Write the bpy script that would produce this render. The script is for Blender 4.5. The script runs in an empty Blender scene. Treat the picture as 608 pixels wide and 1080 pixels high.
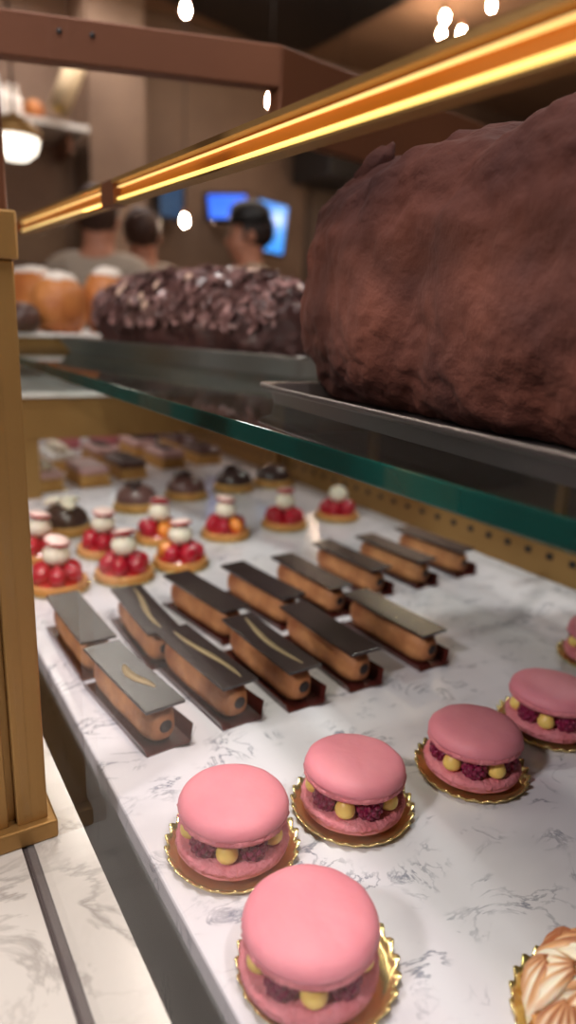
import bpy, bmesh, math, random
from mathutils import Vector, Matrix, noise
PI = math.pi
sc = bpy.context.scene
C = sc.collection
rnd = random.Random(7)

# ------------------------------------------------------------------ helpers
def lin(c):
    return tuple(((v/12.92) if v <= .04045 else ((v+.055)/1.055)**2.4) for v in c)
def rgb(r, g, b):
    return lin((r/255, g/255, b/255)) + (1,)

def mat(name, col, rough=.5, metal=0., bump=0., bscale=60., var=None, vscale=8., spec=.5, sss=0., coat=0., emit=None, estr=0.):
    m = bpy.data.materials.new(name); m.use_nodes = True
    nt = m.node_tree; b = nt.nodes['Principled BSDF']
    b.inputs['Base Color'].default_value = col
    b.inputs['Roughness'].default_value = rough
    b.inputs['Metallic'].default_value = metal
    b.inputs['Specular IOR Level'].default_value = spec
    b.inputs['Coat Weight'].default_value = coat
    if sss:
        b.inputs['Subsurface Weight'].default_value = sss
        b.inputs['Subsurface Radius'].default_value = (.004, .002, .001)
    if emit:
        b.inputs['Emission Color'].default_value = emit; b.inputs['Emission Strength'].default_value = estr
    if var or bump:
        tc = nt.nodes.new('ShaderNodeTexCoord')
    if var:
        n = nt.nodes.new('ShaderNodeTexNoise'); n.inputs['Scale'].default_value = vscale; n.inputs['Detail'].default_value = 4
        r = nt.nodes.new('ShaderNodeValToRGB')
        r.color_ramp.elements[0].position = .35; r.color_ramp.elements[1].position = .68
        r.color_ramp.elements[0].color = col; r.color_ramp.elements[1].color = var
        nt.links.new(tc.outputs['Object'], n.inputs['Vector'])
        nt.links.new(n.outputs['Fac'], r.inputs['Fac'])
        nt.links.new(r.outputs['Color'], b.inputs['Base Color'])
    if bump:
        n2 = nt.nodes.new('ShaderNodeTexNoise'); n2.inputs['Scale'].default_value = bscale; n2.inputs['Detail'].default_value = 5
        bp = nt.nodes.new('ShaderNodeBump'); bp.inputs['Strength'].default_value = bump; bp.inputs['Distance'].default_value = .002
        nt.links.new(tc.outputs['Object'], n2.inputs['Vector'])
        nt.links.new(n2.outputs['Fac'], bp.inputs['Height'])
        nt.links.new(bp.outputs['Normal'], b.inputs['Normal'])
    return m

def marble_mat(name, base, vein, scale=9., amount=1., rough=.18):
    m = bpy.data.materials.new(name); m.use_nodes = True
    nt = m.node_tree; N = nt.nodes; L = nt.links; b = N['Principled BSDF']
    tc = N.new('ShaderNodeTexCoord')
    mp = N.new('ShaderNodeMapping'); mp.inputs['Rotation'].default_value = (0, 0, .6); mp.inputs['Scale'].default_value = (1, 1.5, 1)
    L.new(tc.outputs['Object'], mp.inputs['Vector'])
    n1 = N.new('ShaderNodeTexNoise'); n1.inputs['Scale'].default_value = scale; n1.inputs['Detail'].default_value = 7; n1.inputs['Roughness'].default_value = .62; n1.inputs['Distortion'].default_value = 1.4
    n2 = N.new('ShaderNodeTexNoise'); n2.inputs['Scale'].default_value = scale*.9; n2.inputs['Detail'].default_value = 3
    n3 = N.new('ShaderNodeTexNoise'); n3.inputs['Scale'].default_value = scale*.5; n3.inputs['Detail'].default_value = 5
    for n in (n1, n2, n3): L.new(mp.outputs['Vector'], n.inputs['Vector'])
    def math_(op, a, bb=None, cl=False):
        x = N.new('ShaderNodeMath'); x.operation = op; x.use_clamp = cl
        for i, v in enumerate((a, bb)):
            if v is None: continue
            if isinstance(v, (int, float)): x.inputs[i].default_value = v
            else: L.new(v, x.inputs[i])
        return x.outputs[0]
    d = math_('ABSOLUTE', math_('SUBTRACT', n1.outputs['Fac'], .5))
    line = math_('SUBTRACT', 1.0, math_('MULTIPLY', d, 30.), True)
    mask = math_('MULTIPLY', math_('SUBTRACT', n2.outputs['Fac'], .48), 6., True)
    cloud = math_('MULTIPLY', math_('SUBTRACT', n3.outputs['Fac'], .50), .9, True)
    f = math_('MULTIPLY', math_('ADD', math_('MULTIPLY', line, mask), cloud), amount, True)
    mix = N.new('ShaderNodeMixRGB'); mix.inputs[1].default_value = base; mix.inputs[2].default_value = vein
    L.new(f, mix.inputs[0]); L.new(mix.outputs[0], b.inputs['Base Color'])
    b.inputs['Roughness'].default_value = rough
    return m

def glass_mat(name, tint, strength, rough=.0):
    """clear pane: straight-through transmission plus a Schlick reflection"""
    m = bpy.data.materials.new(name); m.use_nodes = True
    nt = m.node_tree; N = nt.nodes; L = nt.links; N.clear()
    out = N.new('ShaderNodeOutputMaterial'); mixs = N.new('ShaderNodeMixShader')
    tr = N.new('ShaderNodeBsdfTransparent'); tr.inputs['Color'].default_value = tint
    gl = N.new('ShaderNodeBsdfGlossy'); gl.inputs['Roughness'].default_value = rough
    g = N.new('ShaderNodeNewGeometry')
    dot = N.new('ShaderNodeVectorMath'); dot.operation = 'DOT_PRODUCT'
    L.new(g.outputs['Incoming'], dot.inputs[0]); L.new(g.outputs['Normal'], dot.inputs[1])
    def math_(op, a, bb=None):
        x = N.new('ShaderNodeMath'); x.operation = op
        for i, v in enumerate((a, bb)):
            if v is None: continue
            if isinstance(v, (int, float)): x.inputs[i].default_value = v
            else: L.new(v, x.inputs[i])
        return x.outputs[0]
    c = math_('ABSOLUTE', dot.outputs['Value'])
    p = math_('POWER', math_('SUBTRACT', 1., c), 5.)
    f = math_('MULTIPLY', math_('ADD', math_('MULTIPLY', p, .96), .04), strength)
    L.new(f, mixs.inputs[0]); L.new(tr.outputs[0], mixs.inputs[1]); L.new(gl.outputs[0], mixs.inputs[2])
    L.new(mixs.outputs[0], out.inputs['Surface'])
    return m

def obj(name, bm, m, parent=None, smooth=True, bevel=0., sub=0, auto=None):
    me = bpy.data.meshes.new(name)
    bmesh.ops.recalc_face_normals(bm, faces=bm.faces[:])
    bm.to_mesh(me); bm.free()
    for mm in (m if isinstance(m, (list, tuple)) else [m]): me.materials.append(mm)
    for p in me.polygons: p.use_smooth = smooth
    o = bpy.data.objects.new(name, me); C.objects.link(o)
    if parent: o.parent = parent
    if bevel:
        md = o.modifiers.new('bevel', 'BEVEL'); md.width = bevel; md.segments = 2; md.limit_method = 'ANGLE'
    if sub:
        md = o.modifiers.new('sub', 'SUBSURF'); md.levels = sub; md.render_levels = sub
    return o

def tag(o, label, cat=None, group=None, kind=None):
    if label: o['label'] = label
    if cat: o['category'] = cat
    if group: o['group'] = group
    if kind: o['kind'] = kind
    return o
def thing(name, label, cat, loc=(0, 0, 0), rz=0, group=None):
    o = bpy.data.objects.new(name, None); C.objects.link(o); o.empty_display_size = .02
    o.location = loc; o.rotation_euler = (0, 0, rz)
    return tag(o, label, cat, group)
def dup(root, loc, rz, label):
    r = root.copy(); C.objects.link(r); r.location = loc; r.rotation_euler = (0, 0, rz); r['label'] = label
    for ch in list(root.children):
        c = ch.copy(); C.objects.link(c); c.parent = r
        for g in ch.children:
            d = g.copy(); C.objects.link(d); d.parent = c
    return r

def BM(): return bmesh.new()
def box(bm, x0, x1, y0, y1, z0, z1, M=None, mi=0):
    vs = [bm.verts.new(Vector((x, y, z)) if M is None else M @ Vector((x, y, z))) for z in (z0, z1) for y in (y0, y1) for x in (x0, x1)]
    for f in ((0, 2, 3, 1), (4, 5, 7, 6), (0, 1, 5, 4), (2, 6, 7, 3), (0, 4, 6, 2), (1, 3, 7, 5)):
        bm.faces.new([vs[i] for i in f]).material_index = mi
    return bm
def bx(*a, **k): return box(BM(), *a, **k)
def lathe(bm, prof, n=40, fn=None, M=None, closed=False):
    """prof: (r,z) points; fn(r,z,ang,i)->(r,z) ripples"""
    rings = []
    for i, (r, z) in enumerate(prof):
        ring = []
        for k in range(n):
            a = 2*PI*k/n
            rr, zz = fn(r, z, a, i) if fn else (r, z)
            p = Vector((rr*math.cos(a), rr*math.sin(a), zz))
            ring.append(bm.verts.new(M @ p if M else p))
        rings.append(ring)
    for i in range(len(rings)-1):
        for k in range(n):
            bm.faces.new((rings[i][k], rings[i][(k+1) % n], rings[i+1][(k+1) % n], rings[i+1][k]))
    if closed:
        for k in range(n):
            bm.faces.new((rings[-1][k], rings[-1][(k+1) % n], rings[0][(k+1) % n], rings[0][k]))
    else:
        bm.faces.new(rings[0][::-1]); bm.faces.new(rings[-1])
    return bm
def tube(bm, pts, r, n=10):
    pts = [Vector(p) for p in pts]; rings = []
    for i, p in enumerate(pts):
        t = (pts[min(i+1, len(pts)-1)]-pts[max(i-1, 0)]).normalized()
        u = t.orthogonal().normalized() if abs(t.z) > .9 else t.cross(Vector((0, 0, 1))).normalized()
        v = t.cross(u)
        rr = r[i] if isinstance(r, (list, tuple)) else r
        rings.append([bm.verts.new(p+(u*math.cos(2*PI*k/n)+v*math.sin(2*PI*k/n))*rr) for k in range(n)])
    for i in range(len(rings)-1):
        for k in range(n): bm.faces.new((rings[i][k], rings[i][(k+1) % n], rings[i+1][(k+1) % n], rings[i+1][k]))
    bm.faces.new(rings[0][::-1]); bm.faces.new(rings[-1])
    return bm
def blob(bm, M, sub=3, amp=0., freq=1., seed=0., fn=None):
    r = bmesh.ops.create_icosphere(bm, subdivisions=sub, radius=1)
    for v in r['verts']:
        p = v.co.copy()
        if fn: p = fn(p)
        if amp: p *= 1+amp*noise.noise(p*freq+Vector((seed, seed*.7, 0)))
        v.co = M @ p
    return bm
def TRS(loc, sc_=(1, 1, 1), rot=(0, 0, 0)):
    from mathutils import Euler
    return Matrix.Translation(loc) @ Euler(rot).to_matrix().to_4x4() @ Matrix.Diagonal(Vector(sc_).to_4d())

# ------------------------------------------------------------------ materials
MARBLE = marble_mat('white_marble', rgb(218, 214, 220), rgb(104, 108, 126), 25., .85, .16)
LEDGEM = marble_mat('ledge_marble', rgb(204, 198, 192), rgb(120, 112, 108), 7., .7, .2)
GREYM = marble_mat('grey_marble', rgb(150, 150, 148), rgb(84, 86, 90), 12., 1., .3)
BRASS = mat('brushed_brass', rgb(172, 134, 80), .42, .6, .12, 180, var=rgb(156, 118, 68), vscale=5)
BRASSD = mat('brown_bronze', rgb(126, 78, 52), .45, .35, .1, 120, var=rgb(112, 68, 46), vscale=4)
GROOVE = mat('dark_gasket', rgb(84, 74, 74), .7)
DARKW = mat('dark_cabinet_wood', rgb(62, 46, 36), .5, 0, .2, 40, var=rgb(48, 36, 28), vscale=6)
PANE = glass_mat('clear_pane', (1, 1, 1, 1), .25)
SHELFTOP = glass_mat('shelf_glass', (.90, .95, .93, 1), .95, .03)
GLASSEDGE = mat('green_glass_edge', rgb(6, 50, 44), .08, 0, spec=.9, coat=.3, var=rgb(12, 86, 78), vscale=6)
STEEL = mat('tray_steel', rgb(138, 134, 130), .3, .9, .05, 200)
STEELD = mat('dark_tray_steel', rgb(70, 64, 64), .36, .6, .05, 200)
WHITEP = mat('white_board', rgb(232, 228, 222), .5)
GOLD = mat('gold_foil', rgb(228, 204, 138), .24, .9, .1, 300)
PINK = mat('pink_macaron', rgb(224, 138, 150), .58, 0, .14, 260, var=rgb(217, 128, 142), vscale=40, sss=.15)
PINKF = mat('pink_macaron_foot', rgb(222, 136, 144), .8, 0, .9, 420, var=rgb(206, 112, 120), vscale=90)
RASP = mat('raspberry', rgb(128, 14, 62), .3, 0, .8, 500, sss=.2, coat=.2)
LYCH = mat('yellow_cream', rgb(240, 206, 112), .4, 0, .1, 200, sss=.2)
CREAMP = mat('rose_cream', rgb(196, 92, 112), .5, 0, .2, 200)
CHOUX = mat('choux_pastry', rgb(204, 142, 92), .6, 0, .8, 160, var=rgb(160, 96, 58), vscale=45)
SLAB = mat('dark_chocolate', rgb(48, 36, 36), .25, 0, .03, 60, spec=.85)
FILL = mat('dark_filling', rgb(36, 22, 20), .5)
LINER = mat('brown_liner', rgb(78, 32, 28), .2, 0, spec=.6)
GDUST = mat('gold_dust', rgb(150, 130, 98), .4, .2)
STRAW = mat('strawberry', rgb(184, 20, 44), .16, 0, .3, 260, var=rgb(166, 16, 40), vscale=60, sss=.15, coat=.6)
STRAWP = mat('strawberry_flesh', rgb(246, 214, 206), .3, 0, .1, 100)
ORANGE = mat('orange_segment', rgb(240, 146, 60), .22, 0, .2, 200, sss=.2, coat=.5)
CREAM = mat('cream', rgb(244, 234, 214), .4, 0, .05, 60, sss=.2)
CRUST = mat('tart_crust', rgb(218, 158, 92), .65, 0, .5, 200, var=rgb(196, 132, 70), vscale=40)
GLAZE = mat('red_glaze', rgb(176, 30, 34), .2, 0, .2, 80, coat=.5)
MAUVE = mat('milk_chocolate_glaze', rgb(104, 72, 68), .28, 0, .05, 60)
MAUVED = mat('dark_chocolate_glaze', rgb(64, 46, 44), .25, 0, .05, 60)
PALEP = mat('pale_pink_glaze', rgb(206, 164, 160), .35, 0, .05, 60)
GOLDSP = mat('golden_sponge', rgb(206, 160, 92), .7, 0, .6, 200, var=rgb(186, 134, 72), vscale=60)
ROSEC = mat('rose_cake', rgb(190, 108, 118), .5, 0, .1, 100)
PLUMC = mat('plum_cake', rgb(92, 54, 76), .4, 0, .1, 100)
BREAD = mat('golden_crust', rgb(206, 132, 70), .5, 0, .4, 60, var=rgb(172, 92, 42), vscale=14)
SUGAR = mat('sugar_topping', rgb(238, 226, 214), .7, 0, .8, 240)
CHOCB = mat('cocoa_loaf', rgb(84, 46, 37), .85, 0, 1.0, 130, var=rgb(54, 28, 26), vscale=14, spec=.2)
CHOCL = mat('chocolate_crumb', rgb(62, 38, 38), .42, 0, .6, 90, var=rgb(80, 50, 46), vscale=30)
SHAV = mat('chocolate_shaving_sheen', rgb(158, 120, 116), .3, 0, .1, 100, var=rgb(74, 46, 44), vscale=60)  # sheen on the flakes is put into this pale colour
ALMOND = mat('almond_flake', rgb(214, 180, 160), .5)
MERING = None
WALL = mat('brown_wall', rgb(138, 112, 92), .7, 0, .1, 20, var=rgb(112, 88, 72), vscale=1.5)
WALLD = mat('dark_wall', rgb(96, 80, 68), .7)
CEIL = mat('brown_ceiling', rgb(168, 132, 104), .8)
BLACK = mat('black_panel', rgb(26, 24, 24), .5)
FLOORM = mat('floor_tile', rgb(96, 84, 74), .4, var=rgb(82, 72, 64), vscale=3)

# ------------------------------------------------------------------ the room
X0, X1, Y0, Y1, Z0, Z1 = -1.7, 6.6, -1.9, 5.0, -.95, 2.3
def struct(name, bm, m, **k):
    o = obj(name, bm, m, smooth=False, **k); o['kind'] = 'structure'; return o
struct('floor', bx(X0, X1, Y0, Y1, Z0-.1, Z0), FLOORM)
struct('ceiling', bx(X0, X1, Y0, Y1, Z1, Z1+.1), CEIL)
struct('wall_far', bx(X0-.1, X1+.1, Y1, Y1+.1, Z0, Z1), WALL)
struct('wall_near', bx(X0-.1, X1+.1, Y0-.1, Y0, Z0, Z1), WALLD)
struct('wall_left', bx(X0-.1, X0, Y0, Y1, Z0, Z1), WALLD)
struct('wall_right', bx(X1, X1+.1, Y0, Y1, Z0, Z1), WALL)
struct('trim_1', bx(1.36, 1.72, 4.62, 5.0, Z0, Z1), WALL)            # pilaster on the far wall
struct('trim_2', bx(3.2, 5.2, 4.86, 5.0, Z0, 1.35), WALLD)           # dark wainscot behind the counter
struct('baseboard_far', bx(X0, 1.36, 4.97, 5.0, Z0, Z0+.12), DARKW)
b = BM()
vs = [b.verts.new((x, y, z)) for z in (2.255, 2.3) for x, y in ((3.06, 4.84), (2.76, 4.94), (1.6, 4.6), (1.2, 3.2), (3.1, 3.6))]
b.faces.new(vs[:5]); b.faces.new(vs[5:][::-1])
for i in range(5): b.faces.new((vs[i], vs[5+i], vs[5+(i+1) % 5], vs[(i+1) % 5]))
struct('trim_3', b, BLACK)

# ------------------------------------------------------------------ the case: counter, deck, ledge
case = thing('display_case', 'dark wooden display case under the white marble deck and ledge', 'display case', (0, 0, Z0))
def czz(o): o.location = (0, 0, -Z0); return o
czz(obj('cabinet_body', bx(-.05, .76, -.35, 2.5, Z0, -.2), DARKW, case, False))
czz(obj('ledge_support', bx(-.05, .084, -.35, 2.5, -.2, -.03), DARKW, case, False))
czz(obj('deck_apron', bx(.118, .76, -.35, 2.5, -.2, -.016), GREYM, case, False))
deck = tag(obj('marble_deck', bx(.114, .727, -.35, 2.5, -.016, 0), MARBLE, None, False, bevel=.002),
           'polished white grey-veined marble deck carrying the rows of pastries', 'display deck')
b = BM(); box(b, -.13, .0515, -.35, 2.5, -.03, 0); box(b, .0585, .0875, -.35, 2.5, -.03, 0); box(b, .0515, .0585, -.35, 2.5, -.03, -.006)
ledge = tag(obj('marble_ledge', b, LEDGEM, None, False), 'outer white marble ledge split by a thin dark groove, beneath the brass post', 'ledge')
obj('groove_gasket', bx(.0516, .0584, -.34, 2.49, -.006, -.0015), GROOVE, ledge, False)

# glass front: stands in the groove on either side of the post
for ya, yb in ((-.35, .3555), (.3945, 2.48)):
    czz(obj('glass_pane', bx(.053, .057, ya, yb, -.0015, .8), PANE, case, False))

# the brass post
post = thing('brass_post', 'square brass post on a flat brass foot at the left, on the marble ledge', 'post', (.05, .372, 0))
def px(o): o.location = (-.05, -.372, 0); return o
px(obj('foot_plate', bx(.012, .0728, .356, .394, 0, .012), BRASS, post, False, bevel=.0015))
b = BM(); box(b, .014, .0465, .363, .390, .012, .325); box(b, .0510, .0681, .361, .390, .012, .325); box(b, .046, .0515, .368, .388, .012, .325)
px(obj('lower_shaft', b, BRASS, post, False, bevel=.0008))
px(obj('collar_block', bx(.014, .0700, .358, .393, .3252, .347), BRASS, post, False, bevel=.001))
px(obj('upper_shaft', bx(.016, .0668, .361, .390, .347, .80), BRASSD, post, False, bevel=.001))

# back rail with slots
rail = thing('brass_back_rail', 'low brass rail with small dark slots along the back of the deck', 'rail', (.735, 0, -.2))
def rx(o): o.location = (-.735, 0, .2); return o
rx(obj('rail_strip', bx(.7275, .745, -.35, 2.5, -.016, .05), BRASS, rail, False))
b = BM()
for k in range(76):
    y = -.2+k*.034
    box(b, .7262, .7280, y, y+.009, .026, .034)
o = rx(obj('slot', b, BLACK, rail, False)); o['kind'] = 'stuff'
for y in (-.2, .52, .9, 1.6, 2.3):
    rx(obj('shelf_upright', bx(.732, .744, y-.006, y+.006, .05, .2285), BRASS, rail, False))
    rx(obj('shelf_bracket', bx(.60, .744, y-.004, y+.004, .2195, .2285), BRASS, rail, False))

# glass shelf
XS = .2
b = BM(); box(b, XS, .745, -.3, 2.45, .2290, .2415)
b.faces.ensure_lookup_table()
for f in b.faces:
    f.normal_update()
    f.material_index = 0 if abs(f.normal.z) > .5 else 1
shelf = tag(obj('glass_shelf', b, [SHELFTOP, GLASSEDGE], None, False, bevel=.0009),
            'thick glass shelf with a dark green edge carrying the trays of bread', 'shelf')
ST = .2415

# riser / far brass frame under the shelf
riser = thing('brass_display_riser', 'brass fronted riser with grey marble top crossing the far end of the deck', 'display riser', (.42, 1.2, 0))
def ri(o): o.location = (-.42, -1.2, 0); return o
ri(obj('front_panel', bx(.15, .722, 1.17, 1.19, .1015, .172), BRASS, riser, False))
ri(obj('leg', bx(.15, .243, 1.172, 1.186, 0, .1015), BRASS, riser, False))
ri(obj('leg', bx(.706, .722, 1.172, 1.186, 0, .1015), BRASS, riser, False))
for x in (.15, .708):
    ri(obj('leg', bx(x, x+.014, 2.38, 2.40, 0, .172), BRASS, riser, False))
ri(obj('marble_top', bx(.15, .722, 1.166, 2.42, .172, .180), GREYM, riser, False))
ri(obj('white_edge', bx(.15, .722, 1.1625, 1.166, .172, .1795), WHITEP, riser, False))

# LED light bars
LEDM = mat('warm_led', rgb(255, 226, 130), .5, emit=rgb(255, 222, 120), estr=1.7)
LEDM2 = mat('warm_led_dim', rgb(255, 226, 150), .5, emit=rgb(255, 218, 140), estr=1.1)
CHAN = mat('lit_brass_channel', rgb(206, 122, 36), .4, .4)  # brass in brighter orange, the LED glow put into its colour
BXX, BS = .2, .0231
lb = thing('brass_light_bar', 'long lit brass light bar running above the shelf edge across the upper picture', 'light bar', (BXX, .16, .3915))
lb.rotation_euler = (math.atan(BS), 0, 0)
def bar_piece(y0, y1, led):
    b = BM(); box(b, .003, .007, y0, y1, -.0085, .0105); box(b, -.005, .003, y0, y1, .0072, .0105); box(b, -.003, .003, y0, y1, -.0085, -.0070)
    obj('housing', b, BRASS, lb, False)
    obj('channel', bx(.0020, .003, y0+.001, y1-.001, -.0070, .0072), CHAN, lb, False)
    obj('led_strip', bx(-.0010, .0020, y0+.002, y1-.002, .0045, .0051), LEDM2, lb, False)
    obj('led_strip', bx(-.0010, .0020, y0+.002, y1-.002, -.0050, -.0034), led, lb, False)
bar_piece(-.46, .445, LEDM)
bar_piece(.475, .84, LEDM2)
obj('joint', bx(-.004, .008, .443, .477, -.009, .011), BRASSD, lb, False)
obj('end_bracket', box(BM(), -.135, .004, -.004, .004, -.006, .006, Matrix.Translation((0, .838, 0)) @ Matrix.Rotation(.78, 4, 'Z')), BRASSD, lb, False)

# brown cross rail of the case top
def rail_piece(name, a, bpt, z0, z1, th, m, parent):
    a = Vector((*a, 0)); bpt = Vector((*bpt, 0)); d = (bpt-a); L = d.length; ang = math.atan2(d.y, d.x)
    M = Matrix.Translation(a-parent.location) @ Matrix.Rotation(ang, 4, 'Z')
    o = obj(name, box(BM(), 0, L, 0, th, z0, z1, M), m, parent, False, bevel=.0015); return o
cr = thing('bronze_cross_rail', 'brown bronze rail with two screw holes crossing the upper left corner', 'rail', (.05, .84, 0))
rail_piece('front_rail', (.0581, .8398), (.418, .712), .5480, .5880, .02, BRASSD, cr)
rail_piece('side_rail', (.4185, .712), (.95, .80), .500, .588, .02, BRASSD, cr)
dv = Vector((.418-.052, .712-.842, 0)).normalized(); nv = Vector((dv.y, -dv.x, 0))
for px_, in ((.205,), (.235,)):
    tt = (px_-.052)/dv.x
    p = Vector((.052, .842, .574))+dv*tt
    M = Matrix.Translation(p-cr.location+nv*.0) @ Matrix.Rotation(math.atan2(dv.y, dv.x), 4, 'Z') @ Matrix.Rotation(PI/2, 4, 'X')
    obj('screw_hole', lathe(BM(), [(.0028, -.002), (.0028, .0008), (.0015, .0011)], 14, M=M), BLACK, cr)
obj('rear_post', bx(.008, .040, .0, .03, 0, .60), BRASSD, cr, False)

# ------------------------------------------------------------------ trays
def tray(name, label, A, B, width, h, slope, m, lip, th):
    """A = far corner, B = nearer point on the front rim; tray on the shelf"""
    A = Vector((*A, 0)); B = Vector((*B, 0)); d = (B-A); L = d.length
    ang = math.atan2(d.y, d.x)
    t = thing(name, label, 'tray', (A.x, A.y, ST), ang)
    # local x along the front rim, local y to the left of it -> the case's inside (+X world)
    b = BM()
    def loop(x0, x1, y0, y1, z, r):
        pts = []
        for cx, cy, a0 in ((x1-r, y1-r, 0), (x0+r, y1-r, PI/2), (x0+r, y0+r, PI), (x1-r, y0+r, 1.5*PI)):
            for k in range(7):
                a = a0+PI/2*k/6; pts.append(b.verts.new((cx+r*math.cos(a), cy+r*math.sin(a), z)))
        return pts
    s = slope
    prof = [(s+.002, .0, .012), (s, .0006, .014), (.004, h-.003, .016), (0, h-.002, .018), (-lip, h, .02), (-lip, h+th, .02), (.003, h+th*.6, .017), (s+th*.5, .0006+th, .014), (s+.004, th, .012)]
    loops = [loop(i, L-i, i, width-i, z, r) for i, z, r in prof]
    for i in range(len(loops)-1):
        n = len(loops[i])
        for k in range(n): b.faces.new((loops[i][k], loops[i][(k+1) % n], loops[i+1][(k+1) % n], loops[i+1][k]))
    b.faces.new(loops[0][::-1]); b.faces.new(loops[-1])
    obj('pan', b, m, t, True)
    return t, ang
t1, a1 = tray('steel_tray', 'shallow steel tray under the chocolate-shaving cake on the glass shelf', (.300, 1.29), (.430, .665), .30, .024, .02, STEEL, .003, .0018)
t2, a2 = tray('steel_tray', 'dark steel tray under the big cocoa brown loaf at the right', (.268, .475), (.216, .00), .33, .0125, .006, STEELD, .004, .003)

# ------------------------------------------------------------------ breads on the shelf
def loaf_mesh(L, W, H, nu=70, nv=56, seams=(), amp=.006, freq=18., seed=0., pw=3.0, e=.82, fine=0.):
    b = BM(); rings = []
    for i in range(nu+1):
        u = -1+2*i/nu
        u = math.sin(u*PI/2)
        k = max(0., 1-abs(u)**pw)**(1/pw)
        ring = []
        for j in range(nv):
            a = 2*PI*j/nv
            ca, sa = math.cos(a), math.sin(a)
            x = math.copysign(abs(ca)**e, ca); z = math.copysign(abs(sa)**e, sa)
            r = k
            for (su, sd, tw) in seams:
                q = (u-su-tw*sa)/.09
                r -= sd*math.exp(-q*q)*k
            p = Vector((x*W/2*r, u*L/2, (z*.5)*H*r))
            d = Vector((x, u*.4, z)).normalized()
            n_ = noise.noise(p*freq+Vector((seed, 0, seed)))+.5*noise.noise(p*freq*2.3+Vector((0, seed, 0)))+.3*noise.noise(p*freq*5.)
            if fine:
                n_ += fine/amp*(noise.noise(Vector((p.x*55, p.y*75, p.z*28)))+.7*noise.noise(p*130)+.35*noise.noise(p*290))
            p += d*amp*n_*min(1, k*3)
            p.z += H*.42
            if p.z < .0: p.z = .0
            ring.append(b.verts.new(p))
        rings.append(ring)
    for i in range(nu):
        for j in range(nv):
            b.faces.new((rings[i][j], rings[i][(j+1) % nv], rings[i+1][(j+1) % nv], rings[i+1][j]))
    b.faces.new(rings[0][::-1]); b.faces.new(rings[-1])
    return b

big = thing('cocoa_loaf', 'huge cocoa brown rounded loaf filling the right side on the dark tray', 'bread', (.398, .245, ST+.0036), math.radians(-2.5))
obj('crumb', loaf_mesh(.50, .235, .198, 240, 200, ((-.42, .05, .10), (.30, .045, -.12)), .0060, 19., 3.1, 5.5, e=.68, fine=.0016), CHOCB, big)
M = TRS((-.070, .185, .165), (.010, .012, .022), (.5, .2, .3))
obj('crust_tip', blob(BM(), M, 3, .3, 2., 1.), CHOCB, big)

log = thing('chocolate_cake', 'chocolate loaf cake heaped with shavings and almond flakes on the steel tray', 'cake', (.458, 1.02, ST+.0022), a1+PI/2)
obj('sponge', loaf_mesh(.50, .15, .135, 80, 60, (), .012, 34., 5.5, 3.2, fine=.003), CHOCL, log)
b = BM(); r2 = random.Random(3)
def on_log(a, u): 
    k = (1-abs(u)**3.2)**(1/3.2)
    return Vector((math.cos(a)*.077*k, u*.25, .0567+math.sin(a)*.0715*k)), Vector((math.cos(a), u**7, math.sin(a))).normalized()
for k in range(760):
    a = r2.uniform(-.1, PI+.1); u = r2.uniform(-.97, .97)
    p, n = on_log(a, u)
    s = r2.uniform(.006, .024)*r2.uniform(.6, 1.1); w = s*r2.uniform(.25, .9)
    q = n.to_track_quat('Z', 'Y').to_matrix().to_4x4() @ Matrix.Rotation(r2.uniform(0, 6.3), 4, 'Z') @ Matrix.Rotation(r2.uniform(-1.2, 1.2), 4, 'X')
    M = Matrix.Translation(p+n*r2.uniform(.001, .007)) @ q
    c = r2.uniform(.1, .5)
    v = []
    for zz in (0, .0012):
        for xx in (-1, -.3, .4, 1):
            for yy in (-1, 1):
                v.append(b.verts.new(M @ Vector((xx*s/2*2*.6, yy*w/2*(1.1-.4*abs(xx)), zz+c*s*xx*xx*.5))))
    for i in range(3):
        b.faces.new((v[2*i], v[2*i+1], v[2*i+3], v[2*i+2])); b.faces.new((v[8+2*i], v[10+2*i], v[11+2*i], v[9+2*i]))
        b.faces.new((v[2*i], v[2*i+2], v[10+2*i], v[8+2*i])); b.faces.new((v[2*i+1], v[9+2*i], v[11+2*i], v[2*i+3]))
    b.faces.new((v[0], v[8], v[9], v[1])); b.faces.new((v[6], v[7], v[15], v[14]))
o = obj('chocolate_shavings', b, SHAV, log, False); o['kind'] = 'stuff'
for k in range(12):
    a = r2.uniform(1.6, 3.0); u = r2.uniform(-.9, .5)
    p, n = on_log(a, u)
    M = Matrix.Translation(p+n*.009) @ n.to_track_quat('Z', 'Y').to_matrix().to_4x4() @ TRS((0, 0, 0), (.009, .006, .0012), (r2.uniform(-.3, .3), 0, r2.uniform(0, 3)))
    obj('almond_flake', blob(BM(), M, 2, .1, 2., k), ALMOND, log)

board = thing('serving_board', 'white serving board under the golden sugar-topped loaves at the far left', 'board', (.42, 1.7, ST))
obj('board_top', bx(-.185, .20, -.27, .30, .0185, .0265), WHITEP, board, False, bevel=.003)
obj('reflection_block', bx(-.165, .18, -.25, .28, 0, .0185), BRASS, board, False)  # brass block added for the brass tint of a reflection in the glass
def sugar_loaf(label, x, y, L, W, H, rz, seed, tilt=0):
    t = thing('sugared_loaf', label, 'bread', (x, y, .2682), rz, 'golden loaves on the white board')
    obj('crust', loaf_mesh(L, W, H, 44, 40, (), .004, 22., seed, 2.3), BREAD, t)
    # sugar lies on the top of the crust
    bs = loaf_mesh(L*.9, W*.86, H*1.05, 44, 40, (), .004, 40., seed+4, 2.3)
    geom = [v for v in bs.verts if v.co.z < H*.80]
    bmesh.ops.delete(bs, geom=geom, context='VERTS')
    ext = bmesh.ops.extrude_face_region(bs, geom=bs.faces[:])
    for v in [g for g in ext['geom'] if isinstance(g, bmesh.types.BMVert)]: v.co.z -= .004
    obj('sugar', bs, SUGAR, t)
    return t
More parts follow.
